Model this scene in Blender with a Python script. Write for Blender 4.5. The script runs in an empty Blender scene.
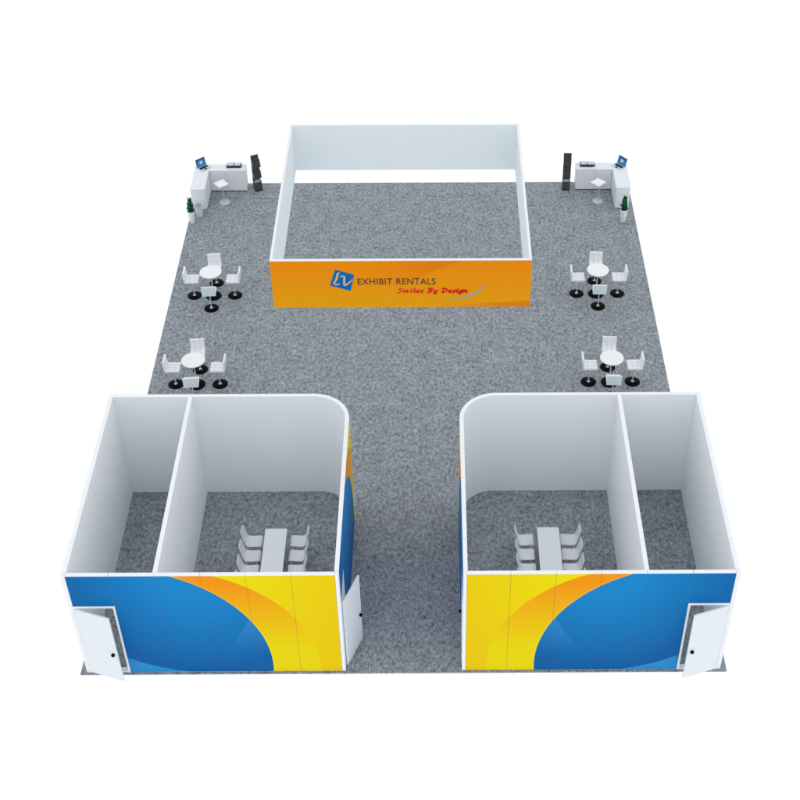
import bpy, math, random
from mathutils import Vector, Matrix
random.seed(7)
S = bpy.context.scene
COL = S.collection
R = math.radians
CW, CD = 15.24, 21.34            # carpet: 50 x 70 ft
MID = CW / 2

# ------------------------------------------------------------------ materials
def lin(c):
    return tuple((v/255/12.92 if v <= 10.3 else ((v/255+.055)/1.055)**2.4) for v in c)

class NT:
    """small helper for node trees"""
    def __init__(self, name):
        self.m = bpy.data.materials.new(name); self.m.use_nodes = True
        self.t = self.m.node_tree; self.b = self.t.nodes['Principled BSDF']
    def n(self, typ, **kw):
        x = self.t.nodes.new(typ)
        for k, v in kw.items(): setattr(x, k, v)
        return x
    def link(self, a, b): self.t.links.new(a, b)
    def put(self, sock, v):
        if hasattr(v, 'links'): self.link(v, sock)
        else: sock.default_value = v
    def math(self, op, a, b=0.0, clamp=False):
        x = self.n('ShaderNodeMath', operation=op, use_clamp=clamp)
        self.put(x.inputs[0], a); self.put(x.inputs[1], b); return x.outputs[0]
    def ramp01(self, v, a, b):            # 0 at a, 1 at b
        return self.math('MULTIPLY', self.math('SUBTRACT', v, a), 1/(b-a), True)
    def dist(self, u, v, cx, cy):
        du = self.math('SUBTRACT', u, cx); dv = self.math('SUBTRACT', v, cy)
        return self.math('SQRT', self.math('ADD', self.math('MULTIPLY', du, du), self.math('MULTIPLY', dv, dv)))
    def mix(self, f, a, b):
        x = self.n('ShaderNodeMix', data_type='RGBA')
        self.put(x.inputs[0], f)
        for s, c in ((x.inputs[6], a), (x.inputs[7], b)):
            if hasattr(c, 'links'): self.link(c, s)
            else: s.default_value = (*c[:3], 1)
        return x.outputs[2]
    def noise(self, scale, detail=3, rough=.55, coord='Object'):
        tc = self.n('ShaderNodeTexCoord'); x = self.n('ShaderNodeTexNoise')
        self.link(tc.outputs[coord], x.inputs['Vector'])
        x.inputs['Scale'].default_value = scale; x.inputs['Detail'].default_value = detail
        x.inputs['Roughness'].default_value = rough
        return x.outputs['Fac']
    def finish(self, col, rough=.5, spec=.3, metal=0.0):
        self.put(self.b.inputs['Base Color'], col if hasattr(col, 'links') else (*col[:3], 1))
        self.put(self.b.inputs['Roughness'], rough)
        self.b.inputs['Specular IOR Level'].default_value = spec
        self.b.inputs['Metallic'].default_value = metal
        return self.m

def surf(name, col, rough=.5, spec=.3, metal=0.0, vary=.03, scale=6):
    """a painted / plastic surface with a faint procedural unevenness"""
    k = NT(name); f = k.noise(scale, 3)
    a = tuple(max(0, c*(1-vary)) for c in col); b = tuple(c*(1+vary) for c in col)
    c = k.mix(f, a, b)
    r = k.math('ADD', k.math('MULTIPLY', f, .12), rough-.06)
    return k.finish(c, r, spec, metal)

M = {}
M['wall'] = surf('white_laminate', (.875, .900, .918), .55, .2, vary=.012, scale=1.3)
M['seam'] = surf('seam_shadow_gap', (.13, .13, .14), .8, .1)
M['trim'] = surf('white_trim', (.86, .88, .90), .45, .3, vary=.008)
M['door'] = surf('door_laminate', (.79, .825, .86), .45, .3, vary=.008)
M['black'] = surf('black_gloss', (.004, .004, .0045), .35, .03, vary=.2)
M['chrome'] = surf('chrome', (.42, .43, .45), .18, .5, 1.0)
M['brushed'] = surf('brushed_steel', (.62, .64, .66), .42, .4, .55, vary=.03)
M['liner'] = surf('pale_blue_white_fabric', (.82, .872, .90), .6, .15, vary=.015, scale=1.5)
M['white'] = surf('white_plastic', (.84, .855, .87), .4, .3, vary=.015)
M['vinyl'] = surf('white_quilted_vinyl', (.82, .84, .86), .45, .3, vary=.03, scale=14)
M['backshell'] = surf('pale_cyan_shell', (.73, .84, .875), .4, .3, vary=.02)
M['grey'] = surf('pale_grey_plastic', (.74, .76, .79), .5, .25, vary=.02)
M['greytop'] = surf('pale_grey_laminate', (.76, .785, .81), .45, .25, vary=.02)
M['counter'] = surf('counter_white', (.77, .80, .83), .45, .3, vary=.015)
M['darkgap'] = surf('dark_gap', (.10, .10, .11), .8, .1)
M['rack'] = surf('charcoal_metal', (.050, .048, .047), .5, .25, vary=.3, scale=25)
M['rackedge'] = surf('charcoal_edge', (.13, .13, .13), .45, .3, vary=.2)
M['laptopbody'] = surf('laptop_silver', (.50, .60, .63), .35, .4)
M['keys'] = surf('laptop_keys', (.012, .012, .014), .5, .2, vary=.3, scale=60)
M['bin'] = surf('translucent_white_plastic', (.66, .68, .70), .4, .3)
M['pot'] = surf('white_ceramic', (.84, .86, .88), .3, .35, vary=.01)
M['soil'] = surf('potting_soil', (.03, .022, .015), .9, .1, vary=.5, scale=60)
M['paper'] = surf('paper_pale', (.62, .63, .72), .5, .2, vary=.06, scale=30)
M['papergrey'] = surf('paper_grey', (.36, .37, .40), .6, .2, vary=.15, scale=30)
M['logoblue'] = surf('logo_blue', lin((8, 106, 184)), .5, .04)
M['logocream'] = surf('logo_cream', lin((222, 178, 128)), .5, .2)
M['textgrey'] = surf('lettering_charcoal', (.045, .042, .045), .5, .2)
M['textred'] = surf('lettering_red', (.72, .010, .016), .5, .05)
M['silver'] = surf('swoosh_silver', (.36, .38, .36), .45, .3)

def carpet_mat():
    k = NT('grey_mottled_carpet')
    tc = k.n('ShaderNodeTexCoord')
    warp = k.n('ShaderNodeTexNoise'); st = k.n('ShaderNodeVectorMath', operation='MULTIPLY'); k.link(tc.outputs['Object'], st.inputs[0]); st.inputs[1].default_value = (1, .66, 1)   # the pile runs along the hall
    k.link(st.outputs[0], warp.inputs['Vector']); warp.inputs['Scale'].default_value = 5
    mp = k.n('ShaderNodeVectorMath', operation='MULTIPLY_ADD')
    k.link(warp.outputs['Color'], mp.inputs[0]); mp.inputs[1].default_value = (.16, .16, 0); k.link(st.outputs[0], mp.inputs[2])
    def nz(scale, det, r=.6):
        x = k.n('ShaderNodeTexNoise'); k.link(mp.outputs[0], x.inputs['Vector'])
        x.inputs['Scale'].default_value = scale; x.inputs['Detail'].default_value = det; x.inputs['Roughness'].default_value = r
        return x.outputs['Fac']
    big, mid, fine = nz(2.4, 2), nz(11.5, 3, .72), nz(33, 2, .75)
    v = k.math('ADD', k.math('ADD', k.math('MULTIPLY', big, .22), k.math('MULTIPLY', mid, 1.0)), k.math('MULTIPLY', fine, .8))
    f = k.ramp01(v, .79, 1.24)
    c = k.mix(f, (.108, .122, .139), (.425, .458, .494))
    bump = k.n('ShaderNodeBump'); bump.inputs['Strength'].default_value = .35; bump.inputs['Distance'].default_value = .01
    k.link(fine, bump.inputs['Height']); k.link(bump.outputs[0], k.b.inputs['Normal'])
    return k.finish(c, .9, .12)
M['carpet'] = carpet_mat()

def booth_graphic():
    """printed wall graphic; UV.x = metres from the outer corner, UV.y = height in metres"""
    k = NT('printed_swoosh_graphic'); tc = k.n('ShaderNodeTexCoord'); sp = k.n('ShaderNodeSeparateXYZ')
    k.link(tc.outputs['UV'], sp.inputs[0]); u, v = sp.outputs[0], sp.outputs[1]
    e = .012
    dB = k.dist(u, v, 1.2, .3)
    dO = k.dist(u, v, 2.21, .16)
    yel = k.mix(k.ramp01(k.math('ADD', u, k.math('MULTIPLY', v, -.35)), 2.6, 5.6), lin((238, 220, 0)), lin((234, 199, 2)))
    org = k.mix(k.ramp01(v, .9, 3.1), lin((232, 212, 0)), lin((243, 150, 12)))
    c = k.mix(k.ramp01(dO, 3.47+e, 3.47), yel, org)
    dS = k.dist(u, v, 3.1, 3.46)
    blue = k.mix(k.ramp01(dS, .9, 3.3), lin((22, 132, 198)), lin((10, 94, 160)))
    w = k.math('MULTIPLY', k.ramp01(k.dist(u, v, -2, 4.6), 6.70, 6.72), k.ramp01(v, .7, 2.4))
    blue = k.mix(k.math('MULTIPLY', w, .45), blue, lin((70, 160, 222)))
    lb = k.math('MULTIPLY', k.ramp01(dS, 3.47, 3.47+e), k.math('LESS_THAN', u, 3.1))
    blue = k.mix(lb, blue, lin((44, 138, 200)))
    halo = k.ramp01(dB, 3.36+.045, 3.36+.02)                   # pale rim along the blue disc
    c = k.mix(k.math('MULTIPLY', halo, .25), c, lin((250, 240, 60)))
    c = k.mix(k.ramp01(dB, 3.36+e, 3.36), c, blue)
    k.finish(c, .45, .05); return k.m
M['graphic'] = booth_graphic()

def sign_graphic():
    k = NT('printed_orange_graphic'); tc = k.n('ShaderNodeTexCoord'); sp = k.n('ShaderNodeSeparateXYZ')
    k.link(tc.outputs['UV'], sp.inputs[0]); u, v = sp.outputs[0], sp.outputs[1]
    base = k.mix(k.ramp01(v, -.1, 1.25), lin((231, 163, 16)), lin((237, 139, 12)))
    d = k.dist(u, v, 6.33, -3.84)
    dk = k.math('MULTIPLY', k.ramp01(d, 5.50, 5.53), k.ramp01(u, 0.2, 3.6))
    dk = k.math('MULTIPLY', k.math('MULTIPLY', dk, k.ramp01(d, 6.4, 5.5)), k.ramp01(v, .55, 1.15))
    c = k.mix(k.math('MULTIPLY', dk, .8), base, lin((230, 120, 10)))
    line = k.math('SUBTRACT', v, k.math('ADD', .06, k.math('MULTIPLY', k.math('SUBTRACT', u, 4.09), .07)))
    lo = k.math('MULTIPLY', k.ramp01(line, 0, -.02), k.ramp01(u, 3.3, 5.6))
    c = k.mix(k.math('MULTIPLY', lo, .75), c, lin((226, 120, 14)))
    k.finish(c, .5, .05); return k.m
M['sign'] = sign_graphic()

def screen_mat():
    k = NT('laptop_screen'); tc = k.n('ShaderNodeTexCoord'); sp = k.n('ShaderNodeSeparateXYZ')
    k.link(tc.outputs['UV'], sp.inputs[0]); u, v = sp.outputs[0], sp.outputs[1]
    g = k.ramp01(k.dist(u, v, .5, .5), .34, .04)
    g = k.math('POWER', g, 1.6)
    c = k.mix(k.ramp01(v, 0, 1), lin((20, 130, 190)), lin((8, 70, 160)))
    c = k.mix(g, c, lin((215, 240, 250)))
    k.finish((.02, .02, .02), .3, .2)
    k.link(c, k.b.inputs['Emission Color']); k.b.inputs['Emission Strength'].default_value = .85
    return k.m
M['screen'] = screen_mat()

def leaf_mat():
    k = NT('dark_green_leaf'); f = k.noise(22, 3)
    c = k.mix(k.ramp01(f, .35, .65), (.004, .070, .012), (.020, .20, .045))
    return k.finish(c, .5, .25)
M['leaf'] = leaf_mat()

# ------------------------------------------------------------------ mesh helper
class MB:
    def __init__(self, mirror=None):
        self.v = []; self.f = []; self.mi = []; self.uv = []; self.mats = []; self.mirror = mirror
    def slot(self, m):
        if m not in self.mats: self.mats.append(m)
        return self.mats.index(m)
    def add(self, vs, fs, mat, T=None, uvs=None):
        b = len(self.v); s = self.slot(mat)
        for p in vs:
            p = Vector(p)
            if T is not None: p = T @ p
            if self.mirror is not None: p.x = self.mirror - p.x
            self.v.append(tuple(p))
        for f in fs:
            g = [b+i for i in f]
            lu = [uvs[i] for i in f] if uvs else [(0, 0)]*len(f)
            if self.mirror is not None: g.reverse(); lu.reverse()
            self.f.append(g); self.mi.append(s); self.uv.append(lu)
    def box(self, x0, x1, y0, y1, z0, z1, mat, T=None, uvf=None):
        vs = [(x, y, z) for z in (z0, z1) for y in (y0, y1) for x in (x0, x1)]
        fs = [(0, 2, 3, 1), (4, 5, 7, 6), (0, 1, 5, 4), (2, 6, 7, 3), (0, 4, 6, 2), (1, 3, 7, 5)]
        self.add(vs, fs, mat, T, [uvf(*p) for p in vs] if uvf else None)
    def frustum(self, x0, x1, y0, y1, z0, z1, ins, mat, T=None):
        vs = [(x0, y0, z0), (x1, y0, z0), (x1, y1, z0), (x0, y1, z0), (x0+ins, y0+ins, z1), (x1-ins, y0+ins, z1), (x1-ins, y1-ins, z1), (x0+ins, y1-ins, z1)]
        fs = [(0, 3, 2, 1), (4, 5, 6, 7), (0, 1, 5, 4), (1, 2, 6, 5), (2, 3, 7, 6), (3, 0, 4, 7)]
        self.add(vs, fs, mat, T)
    def lathe(self, prof, mat, seg=28, T=None, cap=True):
        vs = []; fs = []; n = len(prof)
        for i in range(seg):
            a = 2*math.pi*i/seg
            for r, z in prof: vs.append((r*math.cos(a), r*math.sin(a), z))
        for i in range(seg):
            j = (i+1) % seg
            for q in range(n-1): fs.append((i*n+q, j*n+q, j*n+q+1, i*n+q+1))
        if cap:
            if prof[0][0] > 1e-6: fs.append(tuple(i*n for i in reversed(range(seg))))
            if prof[-1][0] > 1e-6: fs.append(tuple(i*n+n-1 for i in range(seg)))
        self.add(vs, fs, mat, T)
    def tube(self, pts, r, mat, seg=8, T=None):
        pts = [Vector(p) for p in pts]; vs = []; fs = []
        for i, p in enumerate(pts):
            d = (pts[min(i+1, len(pts)-1)] - pts[max(i-1, 0)]).normalized()
            up = Vector((0, 0, 1)) if abs(d.z) < .9 else Vector((1, 0, 0))
            a = d.cross(up).normalized(); b = a.cross(d).normalized()
            for k in range(seg):
                t = 2*math.pi*k/seg; vs.append(tuple(p + a*(r*math.cos(t)) + b*(r*math.sin(t))))
        for i in range(len(pts)-1):
            for k in range(seg):
                l = (k+1) % seg
                fs.append((i*seg+k, i*seg+l, (i+1)*seg+l, (i+1)*seg+k))
        fs.append(tuple(reversed(range(seg)))); fs.append(tuple((len(pts)-1)*seg+k for k in range(seg)))
        self.add(vs, fs, mat, T)
    def prism(self, poly, y0, y1, mat, T=None):
        """outline in x/z, extruded from y0 (far) to y1 (near); poly counter-clockwise seen from -y"""
        n = len(poly)
        vs = [(x, y0, z) for x, z in poly] + [(x, y1, z) for x, z in poly]
        fs = [tuple(range(n, 2*n)), tuple(reversed(range(n)))]
        for i in range(n):
            j = (i+1) % n; fs.append((i, j, n+j, n+i))
        self.add(vs, fs, mat, T)
    def build(self, name, parent=None, smooth=False, bevel=0, seg=2):
        me = bpy.data.meshes.new(name); me.from_pydata(self.v, [], self.f)
        for m in self.mats: me.materials.append(M[m])
        me.polygons.foreach_set('material_index', self.mi)
        uvl = me.uv_layers.new(name='UVMap')
        for p, lu in zip(me.polygons, self.uv):
            for li, w in zip(p.loop_indices, lu): uvl.data[li].uv = w
        if smooth: me.shade_smooth() if hasattr(me, 'shade_smooth') else None
        me.update()
        o = bpy.data.objects.new(name, me); COL.objects.link(o)
        if parent: o.parent = parent
        if smooth:
            me.set_sharp_from_angle(angle=R(40))
        if bevel:
            b = o.modifiers.new('Bevel', 'BEVEL'); b.width = bevel; b.segments = seg; b.limit_method = 'ANGLE'
        return o

def tag(o, label=None, cat=None, group=None, kind=None):
    if label: o['label'] = label
    if cat: o['category'] = cat
    if group: o['group'] = group
    if kind: o['kind'] = kind
    return o
def thing(name, label, cat, loc=(0, 0, 0), rz=0, group=None):
    o = bpy.data.objects.new(name, None); COL.objects.link(o); o.empty_display_size = .2
    o.location = loc; o.rotation_euler = (0, 0, rz)
    return tag(o, label, cat, group)
def copy_tree(o, parent=None):
    c = o.copy(); COL.objects.link(c)
    if parent: c.parent = parent
    for ch in [x for x in bpy.data.objects if x.parent == o]: copy_tree(ch, c)
    return c

# ------------------------------------------------------------------ the floor
g = MB(); g.box(0, CW, 0, CD, -.045, 0, 'carpet')
tag(g.build('carpet_floor'), kind='structure')

# ------------------------------------------------------------------ the two corner rooms
H = 3.41; Y0 = .05; Y1 = 6.10; TH = .10; DH = 2.40
XL, XR = .15, 6.25               # left room; the right one is its mirror image about x = 7.62 (MIR)
RAD = .95

def wall_run(g, axis, a, b, c0, c1, z0, z1, seams, gap=.006):
    """straight wall of butted panels along x or y with narrow seams over a darker core"""
    cuts = [a] + [s for s in seams if a+.05 < s < b-.05] + [b]
    def bx(p, q, r0, r1, u0, u1, m):
        if axis == 'x': g.box(p, q, r0, r1, u0, u1, m)
        else: g.box(r0, r1, p, q, u0, u1, m)
    for i in range(len(cuts)-1):
        p = cuts[i] + (gap/2 if i else 0); q = cuts[i+1] - (gap/2 if i < len(cuts)-2 else 0)
        bx(p, q, c0, c1, z0, z1, 'wall')
    for s in cuts[1:-1]:
        bx(s-gap/2, s+gap/2, c0+.006, c1-.006, z0, z1-.006, 'seam')

def build_booth(side):
    mir = None if side == 'left' else CW
    root = thing('exhibit_room', {
        'left': 'open topped white room with blue and yellow graphic and its aisle door standing open, at left front of carpet',
        'right': 'open topped white room with blue and yellow graphic and its aisle door shut, at right front of carpet'}[side],
        'exhibit booth', group='corner rooms at the front of the carpet')
    nb = lambda: MB(mir)
    # front wall
    g = nb()
    wall_run(g, 'x', 1.19, XR-.085, Y0, Y0+TH, 0, H, [2.2, 3.2, 4.2, 5.2])
    wall_run(g, 'x', XL+.095, 1.18, Y0, Y0+TH, DH, H, [])
    g.box(1.18, 1.19, Y0+.006, Y0+TH-.006, 0, H-.006, 'seam')
    fw = g.build('front_wall', root)
    g = nb(); uvf = lambda x, y, z: (x, z)
    xs = [XL+.095, 1.182, 2.2, 3.2, 4.2, 5.2, XR-.085]
    for i in range(6):
        a = xs[i] + (.003 if i else 0); b = xs[i+1] - (.003 if i < 5 else 0)
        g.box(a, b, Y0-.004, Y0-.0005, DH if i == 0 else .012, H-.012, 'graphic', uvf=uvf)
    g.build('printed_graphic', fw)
    for x0, x1 in ((XL, XL+.09), (XR-.08, XR)):
        g = nb(); g.box(x0, x1, Y0-.006, Y0+TH+.02, 0, H+.003, 'trim'); g.build('corner_post', root, bevel=.006)
    # outer side wall, partition
    g = nb(); wall_run(g, 'y', Y0+TH+.024, Y1-TH-.004, XL, XL+TH, 0, H, [1.05, 2.05, 3.05, 4.05, 5.05]); g.build('side_wall', root)
    g = nb(); wall_run(g, 'y', Y0+TH+.003, Y1-TH-.004, 2.15, 2.25, 0, H-.002, [1.05, 2.05, 3.05, 4.05, 5.05]); g.build('partition_wall', root)
    # back wall with the round corner
    g = nb()
    wall_run(g, 'x', XL, XR-RAD, Y1-TH, Y1, 0, H, [])
    n = 24; cx, cy = XR-RAD, Y1-RAD; vs = []; fs = []
    for i in range(n+1):
        t = math.pi/2*(1-i/n)
        for r in (RAD-TH, RAD):
            for z in (0, H): vs.append((cx+r*math.cos(t), cy+r*math.sin(t), z))
    for i in range(n):
        a, b = 4*i, 4*i+4
        fs += [(a, a+1, b+1, b), (a+2, b+2, b+3, a+3), (a+1, a+3, b+3, b+1), (a, b, b+2, a+2)]
    g.add(vs, fs, 'wall')
    bw = g.build('back_wall', root)
    for p in bw.data.polygons: p.use_smooth = True
    bw.data.set_sharp_from_angle(angle=R(30))
    # aisle wall with its door opening
    DY0, DY1 = .18, 1.13
    g = nb()
    wall_run(g, 'y', DY1+.003, Y1-RAD, XR-TH, XR, 0, H, [2.05, 3.05, 4.05])
    g.box(XR-TH, XR, DY0, DY1-.003, DH, H, 'wall'); g.box(XR-TH, XR, Y0+TH+.023, DY0-.003, 0, H, 'wall')
    g.box(XR-TH+.006, XR-.006, DY1-.003, DY1+.003, DH, H-.006, 'seam')
    aw = g.build('aisle_wall', root)
    g = nb(); uvs = lambda x, y, z: (y-.3, z)
    ys = [DY1, 2.05, 3.05, 4.05, Y1-RAD-.02]
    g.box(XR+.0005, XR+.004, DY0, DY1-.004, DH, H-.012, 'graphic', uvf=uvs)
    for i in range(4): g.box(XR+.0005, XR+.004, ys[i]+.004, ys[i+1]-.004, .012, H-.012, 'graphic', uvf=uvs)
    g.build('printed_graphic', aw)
    # front doorway: frame, leaf, knob
    g = nb(); a, b = XL+.096, 1.181
    g.box(a, a+.028, Y0-.016, Y0+TH+.012, 0, DH-.064, 'trim'); g.box(b-.05, b, Y0-.016, Y0+TH+.012, 0, DH-.064, 'trim')
    g.box(a, b, Y0-.016, Y0+TH+.012, DH-.062, DH-.003, 'trim'); g.box(a+.03, b-.052, Y0-.01, Y0+TH+.01, .001, .045, 'trim')
    g.build('door_frame', root, bevel=.004)
    def leaf(hx, hy, ang, width, parent):
        T = Matrix.Translation((hx, hy, 0)) @ Matrix.Rotation(ang, 4, 'Z')
        g = nb(); g.box(0, width, -.04, 0, .055, 2.32, 'door', T); d = g.build('door', parent, bevel=.005)
        g = nb()
        for s in (-1, 1):
            Tk = T @ Matrix.Translation((width-.10, -.04 if s < 0 else 0, 1.02)) @ Matrix.Rotation(R(90)*(1 if s < 0 else -1), 4, 'X')
            g.lathe([(.040, .0005), (.040, .012), (.030, .016), (.030, .022), (.044, .030), (.047, .042), (.038, .056), (.012, .062)], 'black', 20, Tk)
        g.build('knob', d, smooth=True)
        g = nb()
        for z in (.3, 1.2, 2.1):
            g.lathe([(.009, z), (.009, z+.11)], 'trim', 10, T @ Matrix.Translation((-.012, -.045, 0)))
        g.build('hinge', d, smooth=True)
        return d
    leaf(XL+.125, Y0+.005, R(-18.6), .86, root)
    # aisle doorway
    g = nb()
    g.box(XR-TH-.012, XR+.004, DY0+.001, DY0+.028, 0, DH-.054, 'trim'); g.box(XR-TH-.012, XR+.004, DY1-.032, DY1-.004, 0, DH-.054, 'trim')
    g.box(XR-TH-.012, XR+.004, DY0+.001, DY1-.004, DH-.052, DH-.003, 'trim')
    g.build('door_frame', root, bevel=.004)
    if side == 'left': leaf(XR+.02, DY0+.02, R(90-21), .87, root)
    else: leaf(XR-.036, DY0+.032, R(90), .88, root)
    return root
build_booth('left'); build_booth('right')

# ------------------------------------------------------------------ meeting rooms: table and shell chairs
def meeting_table(x, y, label):
    t = thing('meeting_table', label, 'table', (x, y, 0), 0, 'white meeting tables')
    g = MB(); g.box(-.275, .275, -.98, .98, .715, .75, 'greytop'); g.build('tabletop', t, bevel=.004)
    for sx in (-1, 1):
        for sy in (-1, 1):
            g = MB(); g.box(sx*.235-.022, sx*.235+.022, sy*.93-.022, sy*.93+.022, 0, .714, 'grey'); g.build('leg', t, bevel=.003)
    for sx in (-1, 1):
        g = MB(); g.box(sx*.235-.012, sx*.235+.012, -.905, .905, .655, .713, 'grey'); g.build('apron', t)
    return t

def shell_chair(label):
    """moulded one-piece seat and back on four splayed legs, facing +y"""
    t = thing('shell_chair', label, 'chair', group='shell chairs at the meeting tables')
    prof = []        # (y, z, half width, dish)
    def bez(p0, p1, p2, n):
        return [((1-s)**2*p0[0]+2*s*(1-s)*p1[0]+s*s*p2[0], (1-s)**2*p0[1]+2*s*(1-s)*p1[1]+s*s*p2[1]) for s in [i/n for i in range(n+1)]]
    path = bez((.215, .44), (.20, .465), (.14, .462), 4) + bez((.10, .458), (0, .442), (-.09, .45), 4) + bez((-.14, .458), (-.19, .475), (-.215, .54), 5) + bez((-.225, .58), (-.26, .74), (-.285, .90), 6)
    L = [0]
    for i in range(1, len(path)): L.append(L[-1]+math.dist(path[i], path[i-1]))
    n = 10; vs = []; fs = []
    for i, (y, z) in enumerate(path):
        s = L[i]/L[-1]
        w = .188 if s < .55 else .188-.012*(s-.55)/.45
        if s < .06: w *= .86+.14*math.sqrt(max(0, 1-(1-s/.06)**2))
        if s > .90: w *= .94+.06*math.sqrt(max(0, 1-((s-.90)/.10)**2))
        for j in range(n+1):
            q = 2*j/n-1
            dish = .028*q*q*q*q
            up = dish if s < .5 else dish*.3; fw = dish*1.2 if s >= .5 else 0
            vs.append((w*q, y+fw, z+up))
    for i in range(len(path)-1):
        for j in range(n):
            a = i*(n+1)+j; fs.append((a, a+n+1, a+n+2, a+1))
    g = MB(); g.add(vs, fs, 'grey'); o = g.build('seat_shell', t)
    for p in o.data.polygons: p.use_smooth = True
    m = o.modifiers.new('Solidify', 'SOLIDIFY'); m.thickness = .014; m.offset = 0
    for sx in (-1, 1):
        for sy in (-1, 1):
            g = MB(); g.tube([(sx*.11, sy*.09, .452), (sx*.14, sy*.13, .40), (sx*.185, sy*.215-.05, .0)], .013, 'grey', 8); g.build('leg', t, smooth=True)
    for yy in (.10, -.10):
        g = MB(); g.tube([(-.12, yy, .43), (.12, yy, .43)], .009, 'grey'); g.build('stretcher', t)
    return t

place = ['at the far end', 'second from the far end', 'third from the far end', 'nearest the printed wall']
first = None
for room, tx in (('left', 4.335), ('right', 11.235)):
    meeting_table(tx, 2.96, 'long narrow grey white table between shell chairs in the %s room' % room)
    for sd, dx, rz in (('left', -.575, -R(90)), ('right', .575 if room == 'left' else .535, R(90))):
        for k in range(4):
            lab = 'shell chair %s, %s side of the %s room table' % (place[k], sd, room)
            if first is None: c = first = shell_chair(lab)
            else: c = copy_tree(first)
            c['label'] = lab
            c.location = (tx+dx+random.uniform(-.008, .008), 3.76-.495*k, 0); c.rotation_euler = (0, 0, rz+R(random.uniform(-1.5, 1.5)))

# ------------------------------------------------------------------ bistro groups
def quilt(g, w, d, th, T, n=3):
    """padded slab: 3 x 3 pillowed squares over a base"""
    g.box(-w/2, w/2, -d/2, d/2, 0, th*.62, 'vinyl', T)
    for i in range(n):
        for j in range(n):
            x0 = -w/2+w*i/n+.005; x1 = -w/2+w*(i+1)/n-.005; y0 = -d/2+d*j/n+.005; y1 = -d/2+d*(j+1)/n-.005
            g.frustum(x0, x1, y0, y1, th*.62+.0004, th, .013, 'vinyl', T)
SEAT = .69
def pedestal(t, top, r, hub=.052):
    g = MB(); g.lathe([(r, 0), (r, .012), (r*.93, .02), (hub, .034)], 'black', 36); b = g.build('base', t, smooth=True)
    g = MB(); g.lathe([(hub*1.05, .0345), (hub*.8, .05), (.022, .085)], 'chrome', 20); g.build('base_cap', b, smooth=True)
    g = MB(); g.lathe([(.020, .0855), (.020, top*.55), (.016, top*.55+.01), (.016, top)], 'brushed', 16); g.build('post', t, smooth=True)
def bar_chair(label):
    t = thing('bar_chair', label, 'chair', group='white quilted chairs around the bistro tables')
    g = MB(); quilt(g, .42, .43, .06, Matrix.Translation((0, 0, SEAT-.06))); g.build('seat', t)
    T = Matrix.Translation((0, -.215, SEAT-.03)) @ Matrix.Rotation(R(4), 4, 'X') @ Matrix.Translation((0, 0, .17)) @ Matrix.Rotation(R(-90), 4, 'X')
    g = MB(); quilt(g, .42, .335, .042, T); b = g.build('backrest', t)
    g = MB(); g.box(-.205, .205, -.162, .162, -.012, -.001, 'backshell', T); g.build('back_shell', b)
    pedestal(t, SEAT-.0605, .225)
    return t
def bistro_table(label):
    t = thing('bistro_table', label, 'table', group='round white bistro tables')
    g = MB(); g.lathe([(.325, .922), (.340, .926), (.345, .938), (.340, .950)], 'white', 56); g.build('tabletop', t, smooth=True)
    pedestal(t, .9215, .25, .06)
    return t
sets = [('near the left counter', 1.38, 14.75, .66), ('just behind the left room', 1.405, 10.44, .665), ('near the right counter', 13.52, 14.77, .665), ('just behind the right room', 13.52, 10.46, .665)]
chair0 = table0 = None
for nm, x, y, d in sets:
    lab = 'round white pedestal table among four chairs %s' % nm
    if table0 is None: t = table0 = bistro_table(lab)
    else: t = copy_tree(table0)
    t['label'] = lab; t.location = (x-.015, y-.02, 0)
    for pos, dx, dy, rz in (('left', -d+.035, .0, -90), ('right', d, 0, 90), ('back', .0, d, 180), ('front', -.01, -d, 0)):
        lab = {'left': 'white quilted chair at the left of the round table %s',
               'right': 'white quilted chair at the right of the round table %s',
               'back': 'white quilted chair behind the round table %s',
               'front': 'chair showing its pale cyan back before the round table %s'}[pos] % nm
        if chair0 is None: c = chair0 = bar_chair(lab)
        else: c = copy_tree(chair0)
        c['label'] = lab; c.location = (x+dx, y+dy, 0)
        tw = {'left': (5, -3), 'right': (-3, 4)}['left' if 'left' in nm else 'right']
        c.rotation_euler = (0, 0, R(rz + (tw[0] if pos in ('back', 'front') else 0)))

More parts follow.
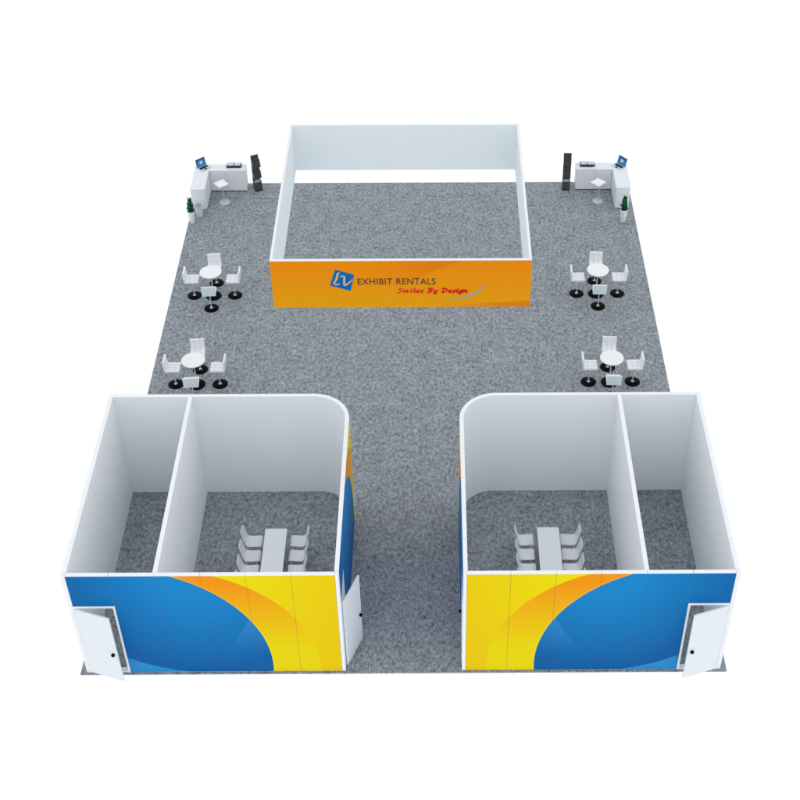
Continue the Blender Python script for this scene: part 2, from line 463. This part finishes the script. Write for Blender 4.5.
# ------------------------------------------------------------------ reception corners
CH = .845
def counter(side):
    mir = None if side == 'left' else CW-.10
    root = thing('reception_counter', 'white L shaped counter with cabinet doors at the %s back corner of the carpet' % side, 'counter', group='L shaped reception counters')
    nb = lambda: MB(mir)
    x0, xa, xb, ya, yf, yb = .05, .545, 1.82, 19.62, 20.81, 21.24
    g = nb()
    g.box(x0+.012, xa-.012, ya+.012, yb-.012, .03, CH-.032, 'counter')
    g.box(xa-.008, xb-.012, yf+.012, yb-.012, .03, CH-.032, 'counter')
    g.build('cabinet', root, bevel=.003)
    g = nb(); g.box(x0+.04, xa-.04, ya+.04, yb-.04, 0, .029, 'darkgap'); g.box(xa-.03, xb-.04, yf+.04, yb-.04, 0, .029, 'darkgap'); g.build('plinth', root)
    g = nb(); h0, h1 = CH-.031, CH
    vs = [(x0, ya), (xa, ya), (xa, yf), (xb, yf), (xb, yb), (x0, yb)]
    v3 = [(x, y, h0) for x, y in vs] + [(x, y, h1) for x, y in vs]
    fs = [(6, 7, 8, 11), (8, 9, 10, 11), (0, 5, 2, 1), (2, 5, 4, 3)] + [(i, (i+1) % 6, (i+1) % 6+6, i+6) for i in range(6)]
    g.add(v3, fs, 'counter'); g.build('countertop', root, bevel=.004)
    def cdoor(axis, a, b, c):
        g = nb()
        if axis == 'x': g.box(a, b, c-.006, c+.010, .05, CH-.045, 'counter')
        else: g.box(c-.010, c+.006, a, b, .05, CH-.045, 'counter')
        d = g.build('cabinet_door', root, bevel=.003)
        g = nb()
        if axis == 'x': g.box(b-.05, b-.035, c-.016, c-.0065, CH-.17, CH-.10, 'brushed')
        else: g.box(c+.0105, c+.020, b-.05, b-.035, CH-.17, CH-.10, 'brushed')
        g.build('handle', d)
    cdoor('x', xa+.03, 1.165, yf); cdoor('x', 1.175, xb-.03, yf)
    cdoor('y', ya+.03, 20.195, xa); cdoor('y', 20.205, yf-.03, xa)
    return root
counter('left'); counter('right')

def laptop(loc, rz, label):
    t = thing('laptop', label, 'laptop', loc, rz, 'open laptops on the counters')
    g = MB(); g.box(-.19, .19, -.14, .14, .001, .018, 'laptopbody'); b = g.build('base', t, bevel=.004)
    g = MB(); g.box(-.165, .165, -.015, .105, .0182, .021, 'keys'); g.build('keyboard', b)
    g = MB(); g.box(-.05, .05, -.12, -.04, .0182, .0195, 'keys'); g.build('touchpad', b)
    T = Matrix.Translation((0, .142, .019)) @ Matrix.Rotation(R(-18), 4, 'X')
    g = MB(); g.box(-.19, .19, 0, .012, 0, .29, 'keys', T); l = g.build('lid', t, bevel=.003)
    g = MB(); g.box(-.178, .178, -.002, -.0005, .014, .278, 'screen', T, uvf=lambda x, y, z: ((x+.178)/.356, (z-.014)/.264)); g.build('screen', l)
    return t
laptop((.385, 20.97, CH), R(44), 'open laptop with blue screen facing right on the left counter')
laptop((14.79, 20.97, CH), R(-49), 'open laptop with blue screen facing left on the right counter')

def brochure_box(loc, rz, label):
    t = thing('brochure_tray', label, 'tray', loc, rz, 'low brochure trays on the counters')
    g = MB(); g.box(-.25, .25, -.10, .10, .001, .012, 'keys'); g.box(-.25, .25, -.10, -.088, .0125, .075, 'keys'); g.box(-.25, .25, .088, .10, .0125, .09, 'keys')
    for x in (-.25, -.006, .238): g.box(x, x+.012, -.0875, .0875, .0125, .085, 'keys')
    g.build('tray', t)
    for s, h in ((-1, .115), (1, .105)):
        g = MB()
        z = .0128
        while z < h:
            a = random.uniform(-.003, .003); g.box(s*.122-.108, s*.122+.108, -.082+a, .082+a, z, z+.0085, 'paper'); z += .009
        g.build('leaflet_stack', t)
    return t
brochure_box((1.40, 21.09, CH), R(1), 'black twin tray of pale leaflets on the left counter')
brochure_box((13.72, 21.07, CH), R(-1), 'black twin tray of pale leaflets on the right counter')

def stool(loc, rz, label):
    t = thing('stool', label, 'stool', loc, 0, 'square seated stools at the counters')
    T = Matrix.Rotation(rz, 4, 'Z') @ Matrix.Translation((-.03, .03, 0))
    g = MB(); g.box(-.19, .19, -.19, .19, .725, .765, 'white', T); g.build('seat', t, bevel=.012)
    g = MB(); g.lathe([(.19, 0), (.19, .012), (.18, .018), (.04, .024)], 'brushed', 40); g.build('base', t, smooth=True)
    g = MB(); g.lathe([(.022, .0245), (.022, .40), (.016, .405), (.016, .7245)], 'brushed', 16); g.build('post', t, smooth=True)
    g = MB(); pts = [(.20*math.cos(a), .20*math.sin(a), .60) for a in [R(rz*57.3-60+i*15) for i in range(9)]]
    g.tube([(.02, 0, .60)]+pts+[(.0, .02, .60)], .009, 'chrome'); g.build('arm_bar', t, smooth=True)
    return t
stool((1.09, 20.13, 0), R(40), 'white square stool on a chrome disc inside the left counter')
stool((14.07, 20.12, 0), R(44), 'white square stool on a chrome disc inside the right counter')

def plant(loc, seed, label):
    rnd = random.Random(seed)
    t = thing('potted_plant', label, 'plant', loc, 0, 'potted plants beside the counters')
    g = MB(); g.lathe([(.082, 0), (.088, .01), (.125, .46), (.128, .47), (.116, .47), (.112, .43)], 'pot', 36, cap=False)
    g.lathe([(.0, .002), (.082, .002)], 'pot', 36, cap=False)
    g.build('pot', t, smooth=True)
    g = MB(); g.lathe([(.1125, .425), (.06, .437), (.0, .44)], 'soil', 24, cap=False); g.build('soil', t, smooth=True)
    g = MB()
    def blade(a, r0, h, lean, w, tw):
        n = 7; vs = []; fs = []; d = Vector((math.cos(a), math.sin(a), 0))
        for i in range(n+1):
            s = i/n; c = d*(r0+lean*s*s) + Vector((0, 0, .43+h*s*(1-.12*s*lean/.12)))
            ww = w*(.6+.9*s-1.2*s**3)
            ang = a+math.pi/2+tw*s; e = Vector((math.cos(ang), math.sin(ang), 0))
            vs += [tuple(c-e*ww), tuple(c+d*-.006), tuple(c+e*ww)]
        for i in range(n):
            b = 3*i; fs += [(b, b+1, b+4, b+3), (b+1, b+2, b+5, b+4)]
        g.add(vs, fs, 'leaf')
    for i in range(60):
        ring = i % 3
        h = rnd.uniform(.42, .62) if ring == 0 else rnd.uniform(.26, .46) if ring == 1 else rnd.uniform(.14, .3)
        blade(rnd.uniform(0, 6.28), rnd.uniform(.005, .04+.02*ring), h, rnd.uniform(.02, .06+.035*ring), rnd.uniform(.032, .052), rnd.uniform(-.7, .7))
    o = g.build('leaves', t)
    m = o.modifiers.new('Solidify', 'SOLIDIFY'); m.thickness = .003
    return t
plant((.135, 18.88, 0), 3, 'green leafy plant in white tapered pot in front of the left counter')
plant((14.81, 18.88, 0), 11, 'green leafy plant in white tapered pot in front of the right counter')
t = thing('waste_bin', 'plain white tapered bin without a plant beside the left potted plant', 'bin', (.335, 19.30, 0))
g = MB(); g.lathe([(.0, .004), (.105, .004)], 'bin', 36, cap=False); g.lathe([(.105, 0), (.140, .43), (.128, .43), (.096, .012), (0, .012)], 'bin', 36, cap=False); g.build('bucket', t, smooth=True)
g = MB(); g.lathe([(.1415, .418), (.146, .424), (.146, .436), (.138, .440), (.129, .436)], 'bin', 36, cap=False); g.build('rim', t, smooth=True)

def rack(loc, rz, label, step, lab2):
    """zig-zag literature stand facing -y: three sloping pockets stepping back as they rise"""
    t = thing('literature_rack', label, 'brochure rack', loc, rz, 'literature racks at the back of the carpet')
    w = .135
    g = MB(); g.box(-w, w, -.17, .17, 0, .022, 'rack'); g.build('base', t, bevel=.004)
    for k in range(3):
        z = .06+.43*k; y = -.10+step*k
        T = Matrix.Translation((0, y, z)) @ Matrix.Rotation(R(-17), 4, 'X')
        g = MB()
        g.box(-w, w, .045, .058, 0, .44, 'rack', T); g.box(-w, w, -.03, .0445, 0, .012, 'rack', T)
        g.box(-w, w, -.042, -.0305, 0, .24, 'rack', T)
        for s in (-1, 1): g.box(s*(w-.006)-.006, s*(w-.006)+.006, -.03, .0445, .0125, .30, 'rackedge', T)
        g.box(-w-.004, w+.004, .040, .063, .4405, .452, 'rackedge', T)
        p = g.build('pocket', t)
        if k:
            g = MB(); g.box(-.105, .105, -.022, .040, .014, .36, 'rack', T); g.build('leaflet_stack', p)
    for s in (-1, 1):
        g = MB(); g.tube([(s*.11, .13, .022), (s*.11, .13+step*.4, .40), (s*.11, .10+step*1.5, .80), (s*.11, .12+step*2.1, 1.25)], .011, 'rackedge'); g.build('upright', t, smooth=True)
    b = thing('brochure', lab2, 'brochure', loc, rz, 'brochures in the lowest rack pockets')
    T = Matrix.Translation((0, -.10, .06)) @ Matrix.Rotation(R(-17), 4, 'X')
    g = MB(); g.box(-.105, .105, -.026, .030, .0135, .33, 'papergrey', T); g.build('brochure_block', b)
rack((2.17, 20.97, 0), R(26), 'dark stepped literature rack turned sideways near the left counter', -.005, 'pale grey brochures in the lowest pocket of the left rack')
rack((13.01, 20.93, 0), R(-3), 'dark upright literature rack facing the camera near the right counter', .03, 'pale grey brochures in the lowest pocket of the right rack')

# ------------------------------------------------------------------ hanging square sign
SX0, SX1, SY0, SY1, SZ0, SZ1 = 4.555, 10.655, 5.99, 12.19, 6.235, 7.616
root = thing('hanging_sign', 'square hanging ring sign with orange lettered front and white inside, above the carpet centre', 'sign', (0, 0, 0))
t_ = .06
def panel(name, x0, x1, y0, y1, outer):
    g = MB(); g.box(x0, x1, y0, y1, SZ0, SZ1, 'trim'); p = g.build(name, root, bevel=.004)
    g = MB()
    if outer in 'fb':
        y = (y0-.004, y0-.0005) if outer == 'f' else (y1+.0005, y1+.004)
        g.box(x0 if outer == 'b' else SX0, x1 if outer == 'b' else SX1, *y, SZ0+.004, SZ1-.03, 'sign', uvf=lambda x, yy, z: (x-SX0 if outer == 'f' else SX1-x, z-SZ0))
    else:
        x = (x0-.004, x0-.0005) if outer == 'l' else (x1+.0005, x1+.004)
        g.box(*x, y0, y1, SZ0+.004, SZ1-.03, 'sign', uvf=lambda xx, y, z: (y-SY0 if outer == 'r' else SY1-y, z-SZ0))
    g.build('printed_graphic', p)
    g = MB(); i0, i1 = .0005, .0035
    if outer == 'f': g.box(x0+.064, x1-.064, y1+i0, y1+i1, SZ0+.006, SZ1-.012, 'liner')
    elif outer == 'b': g.box(x0+.064, x1-.064, y0-i1, y0-i0, SZ0+.006, SZ1-.012, 'liner')
    elif outer == 'l': g.box(x1+i0, x1+i1, y0+.006, y1-.006, SZ0+.006, SZ1-.012, 'liner')
    else: g.box(x0-i1, x0-i0, y0+.006, y1-.006, SZ0+.006, SZ1-.012, 'liner')
    g.build('inner_liner', p)
    return p
front = panel('front_panel', SX0, SX1, SY0, SY0+t_, 'f')
panel('back_panel', SX0, SX1, SY1-t_, SY1, 'b')
panel('side_panel', SX0, SX0+t_, SY0+t_+.002, SY1-t_-.002, 'l')
panel('side_panel', SX1-t_, SX1, SY0+t_+.002, SY1-t_-.002, 'r')
FY = SY0-.0045
def ccw(p):
    a = sum(p[i][0]*p[(i+1) % len(p)][1]-p[(i+1) % len(p)][0]*p[i][1] for i in range(len(p)))
    return p if a > 0 else p[::-1]
g = MB(); g.prism(ccw([(6.068, 7.348), (6.50, 7.20), (6.405, 6.735), (5.925, 6.895)]), FY, FY-.008, 'logoblue'); tile = g.build('logo_tile', front)
def ribbon(g, pts, ws, mat, y):
    """flat stroke through points with a width at each"""
    L = []; Rr = []
    P = [Vector(p) for p in pts]
    for i, p in enumerate(P):
        d = (P[min(i+1, len(P)-1)]-P[max(i-1, 0)]).normalized(); n = Vector((-d.y, d.x))*ws[i]/2
        L.append(p+n); Rr.append(p-n)
    for i in range(len(P)-1):
        g.prism(ccw([tuple(Rr[i]), tuple(Rr[i+1]), tuple(L[i+1]), tuple(L[i])]), y, y-.006, mat)
g = MB()
ribbon(g, [(6.165, 7.275), (6.125, 7.24), (6.085, 7.08), (6.02, 6.96)], [.03, .05, .05, .04], 'logocream', FY-.0085)
ribbon(g, [(6.0, 6.965), (6.06, 6.935), (6.135, 6.935), (6.155, 6.965)], [.02, .04, .035, .015], 'logocream', FY-.0150)
ribbon(g, [(6.17, 7.13), (6.21, 7.175), (6.255, 7.17), (6.275, 7.13)], [.015, .035, .045, .05], 'logocream', FY-.0085)
ribbon(g, [(6.275, 7.14), (6.265, 7.02), (6.26, 6.91)], [.05, .05, .05], 'logocream', FY-.0150)
ribbon(g, [(6.255, 6.905), (6.32, 6.935), (6.40, 7.01), (6.46, 7.10)], [.04, .045, .035, .012], 'logocream', FY-.0220)
g.build('logo_letters', tile)

def text_obj(name, txt, mat, x0, x1, z0, cap, shear=0, offset=0, space=1.0):
    cu = bpy.data.curves.new(name, 'FONT'); cu.body = txt; cu.size = 1; cu.extrude = .01; cu.shear = shear; cu.offset = offset; cu.space_character = space
    tmp = bpy.data.objects.new(name, cu); COL.objects.link(tmp)
    dg = bpy.context.evaluated_depsgraph_get(); dg.update()
    me = bpy.data.meshes.new_from_object(tmp.evaluated_get(dg)); bpy.data.objects.remove(tmp)
    xs = [v.co.x for v in me.vertices]; a, b = min(xs), max(xs)
    kx = (x1-x0)/(b-a); kz = cap/max(v.co.y for v in me.vertices)
    for v in me.vertices:
        x, y, z = v.co; v.co = (x0+(x-a)*kx, FY-.004-z*.4, z0+y*kz)
    me.materials.clear(); me.materials.append(M[mat]); me.name = name
    o = bpy.data.objects.new(name, me); COL.objects.link(o); o.parent = front
    return o
text_obj('lettering', 'EXHIBIT RENTALS', 'textgrey', 6.58, 8.41, 6.915, .178, 0, -.004, 1.05)
# the tagline is broad-nib italic writing: letter skeletons swept with a slanted nib
GL = {'S': (.62, [[(.55, .62), (.48, .70), (.30, .72), (.16, .62), (.20, .48), (.40, .34), (.46, .18), (.34, .03), (.14, .0), (.0, .10)]]),
      'm': (.86, [[(.0, .36), (.08, .42), (.10, .36), (.04, .0)], [(.09, .28), (.24, .42), (.34, .38), (.29, .0)], [(.34, .28), (.48, .42), (.58, .38), (.53, .06), (.60, .0), (.68, .06)]]),
      'i': (.30, [[(.0, .34), (.09, .42), (.12, .36), (.07, .06), (.14, .0), (.22, .08)], [(.13, .58), (.17, .62)]]),
      'l': (.32, [[(.10, .70), (.17, .72), (.10, .08), (.16, .0), (.25, .08)]]),
      'e': (.44, [[(.06, .20), (.24, .24), (.32, .34), (.24, .42), (.10, .36), (.04, .18), (.10, .02), (.24, .0), (.36, .10)]]),
      's': (.42, [[(.34, .36), (.24, .42), (.12, .36), (.14, .26), (.26, .17), (.26, .06), (.14, .0), (.0, .06)]]),
      'B': (.72, [[(.0, .62), (.10, .70), (.22, .70), (.12, .0)], [(.20, .70), (.46, .72), (.56, .60), (.46, .42), (.22, .38)], [(.30, .39), (.52, .34), (.54, .14), (.36, .0), (.06, .0)]]),
      'y': (.50, [[(.0, .36), (.08, .42), (.12, .34), (.12, .08), (.22, .02), (.34, .12)], [(.42, .42), (.36, .06), (.26, -.18), (.08, -.20), (.02, -.12)]]),
      'D': (.78, [[(.10, .66), (.22, .70), (.14, .0)], [(.0, .60), (.16, .72), (.42, .70), (.62, .52), (.60, .24), (.42, .04), (.16, .0), (.02, .04)]]),
      'g': (.48, [[(.38, .38), (.20, .42), (.06, .28), (.06, .08), (.18, .02), (.34, .16)], [(.42, .42), (.34, .0), (.26, -.18), (.10, -.22), (.0, -.12)]]),
      'n': (.60, [[(.0, .36), (.08, .42), (.10, .36), (.04, .0)], [(.09, .26), (.26, .42), (.36, .36), (.31, .06), (.38, .0), (.48, .08)]]),
      ' ': (.36, [])}
def hull(pts):
    pts = sorted(set((round(x, 6), round(y, 6)) for x, y in pts))
    def half(ps):
        h = []
        for p in ps:
            while len(h) > 1 and (h[-1][0]-h[-2][0])*(p[1]-h[-2][1])-(h[-1][1]-h[-2][1])*(p[0]-h[-2][0]) <= 0: h.pop()
            h.append(p)
        return h[:-1]
    return half(pts) + half(pts[::-1])
def nib_text(name, txt, mat, x0, x1, z0, cap):
    total = sum(GL[c][0]+.06 for c in txt); kx = (x1-x0)/total; kz = cap/.72; cur = 0; n = 0
    nx, nz = .088*cap, .056*cap; tx, tz = -.022*cap, .032*cap
    nib = [(nx+tx, nz+tz), (nx-tx, nz-tz), (-nx-tx, -nz-tz), (-nx+tx, -nz+tz)]
    g = MB()
    for c in txt:
        if c == ' ': g.build(name, front); g = MB()
        wd, strokes = GL[c]
        for st in strokes:
            P = [(x0+(cur+x+.12*z)*kx, z0+z*kz) for x, z in st]
            for a, b in zip(P, P[1:]):
                n += 1
                y = FY-.004-.0002*n
                g.prism(hull([(a[0]+u, a[1]+v) for u, v in nib]+[(b[0]+u, b[1]+v) for u, v in nib]), FY, y, mat)
        cur += wd+.06
    return g.build(name, front)
nib_text('tagline_word', 'Smiles By Design', 'textred', 7.51, 9.19, 6.675, .128)
g = MB()
pts = [(8.62, 6.515), (8.78, 6.508), (8.93, 6.512), (9.08, 6.535), (9.22, 6.58), (9.34, 6.65), (9.44, 6.735), (9.53, 6.84), (9.61, 6.955)]
ribbon(g, pts, [.008, .02, .035, .05, .058, .055, .045, .028, .008], 'silver', FY)
g.build('swoosh', front)

# ------------------------------------------------------------------ light: an even white studio all round
w = bpy.data.worlds.new('World'); S.world = w; w.use_nodes = True
bg = w.node_tree.nodes['Background']; bg.inputs[0].default_value = (1.0, 1.03, 1.065, 1); bg.inputs[1].default_value = 1.0

# ------------------------------------------------------------------ camera
cam = bpy.data.cameras.new('camera'); co = bpy.data.objects.new('camera', cam); COL.objects.link(co); S.camera = co
co.location = (8.41428, -19.64441, 25.93413)
co.rotation_euler = (R(48.72638), R(.03725), R(-.36530))
cam.sensor_width = 36; cam.sensor_fit = 'HORIZONTAL'
cam.lens = 1350.97/800*36
cam.shift_x = (400-442.156)/800; cam.shift_y = (395.161-400)/800
cam.clip_start = .1; cam.clip_end = 500
S.cycles.max_bounces = 16; S.cycles.diffuse_bounces = 12
vs = S.view_settings
vs.view_transform = 'Standard'; vs.look = 'None'; vs.gamma = 1; vs.exposure = 0; vs.use_curve_mapping = False
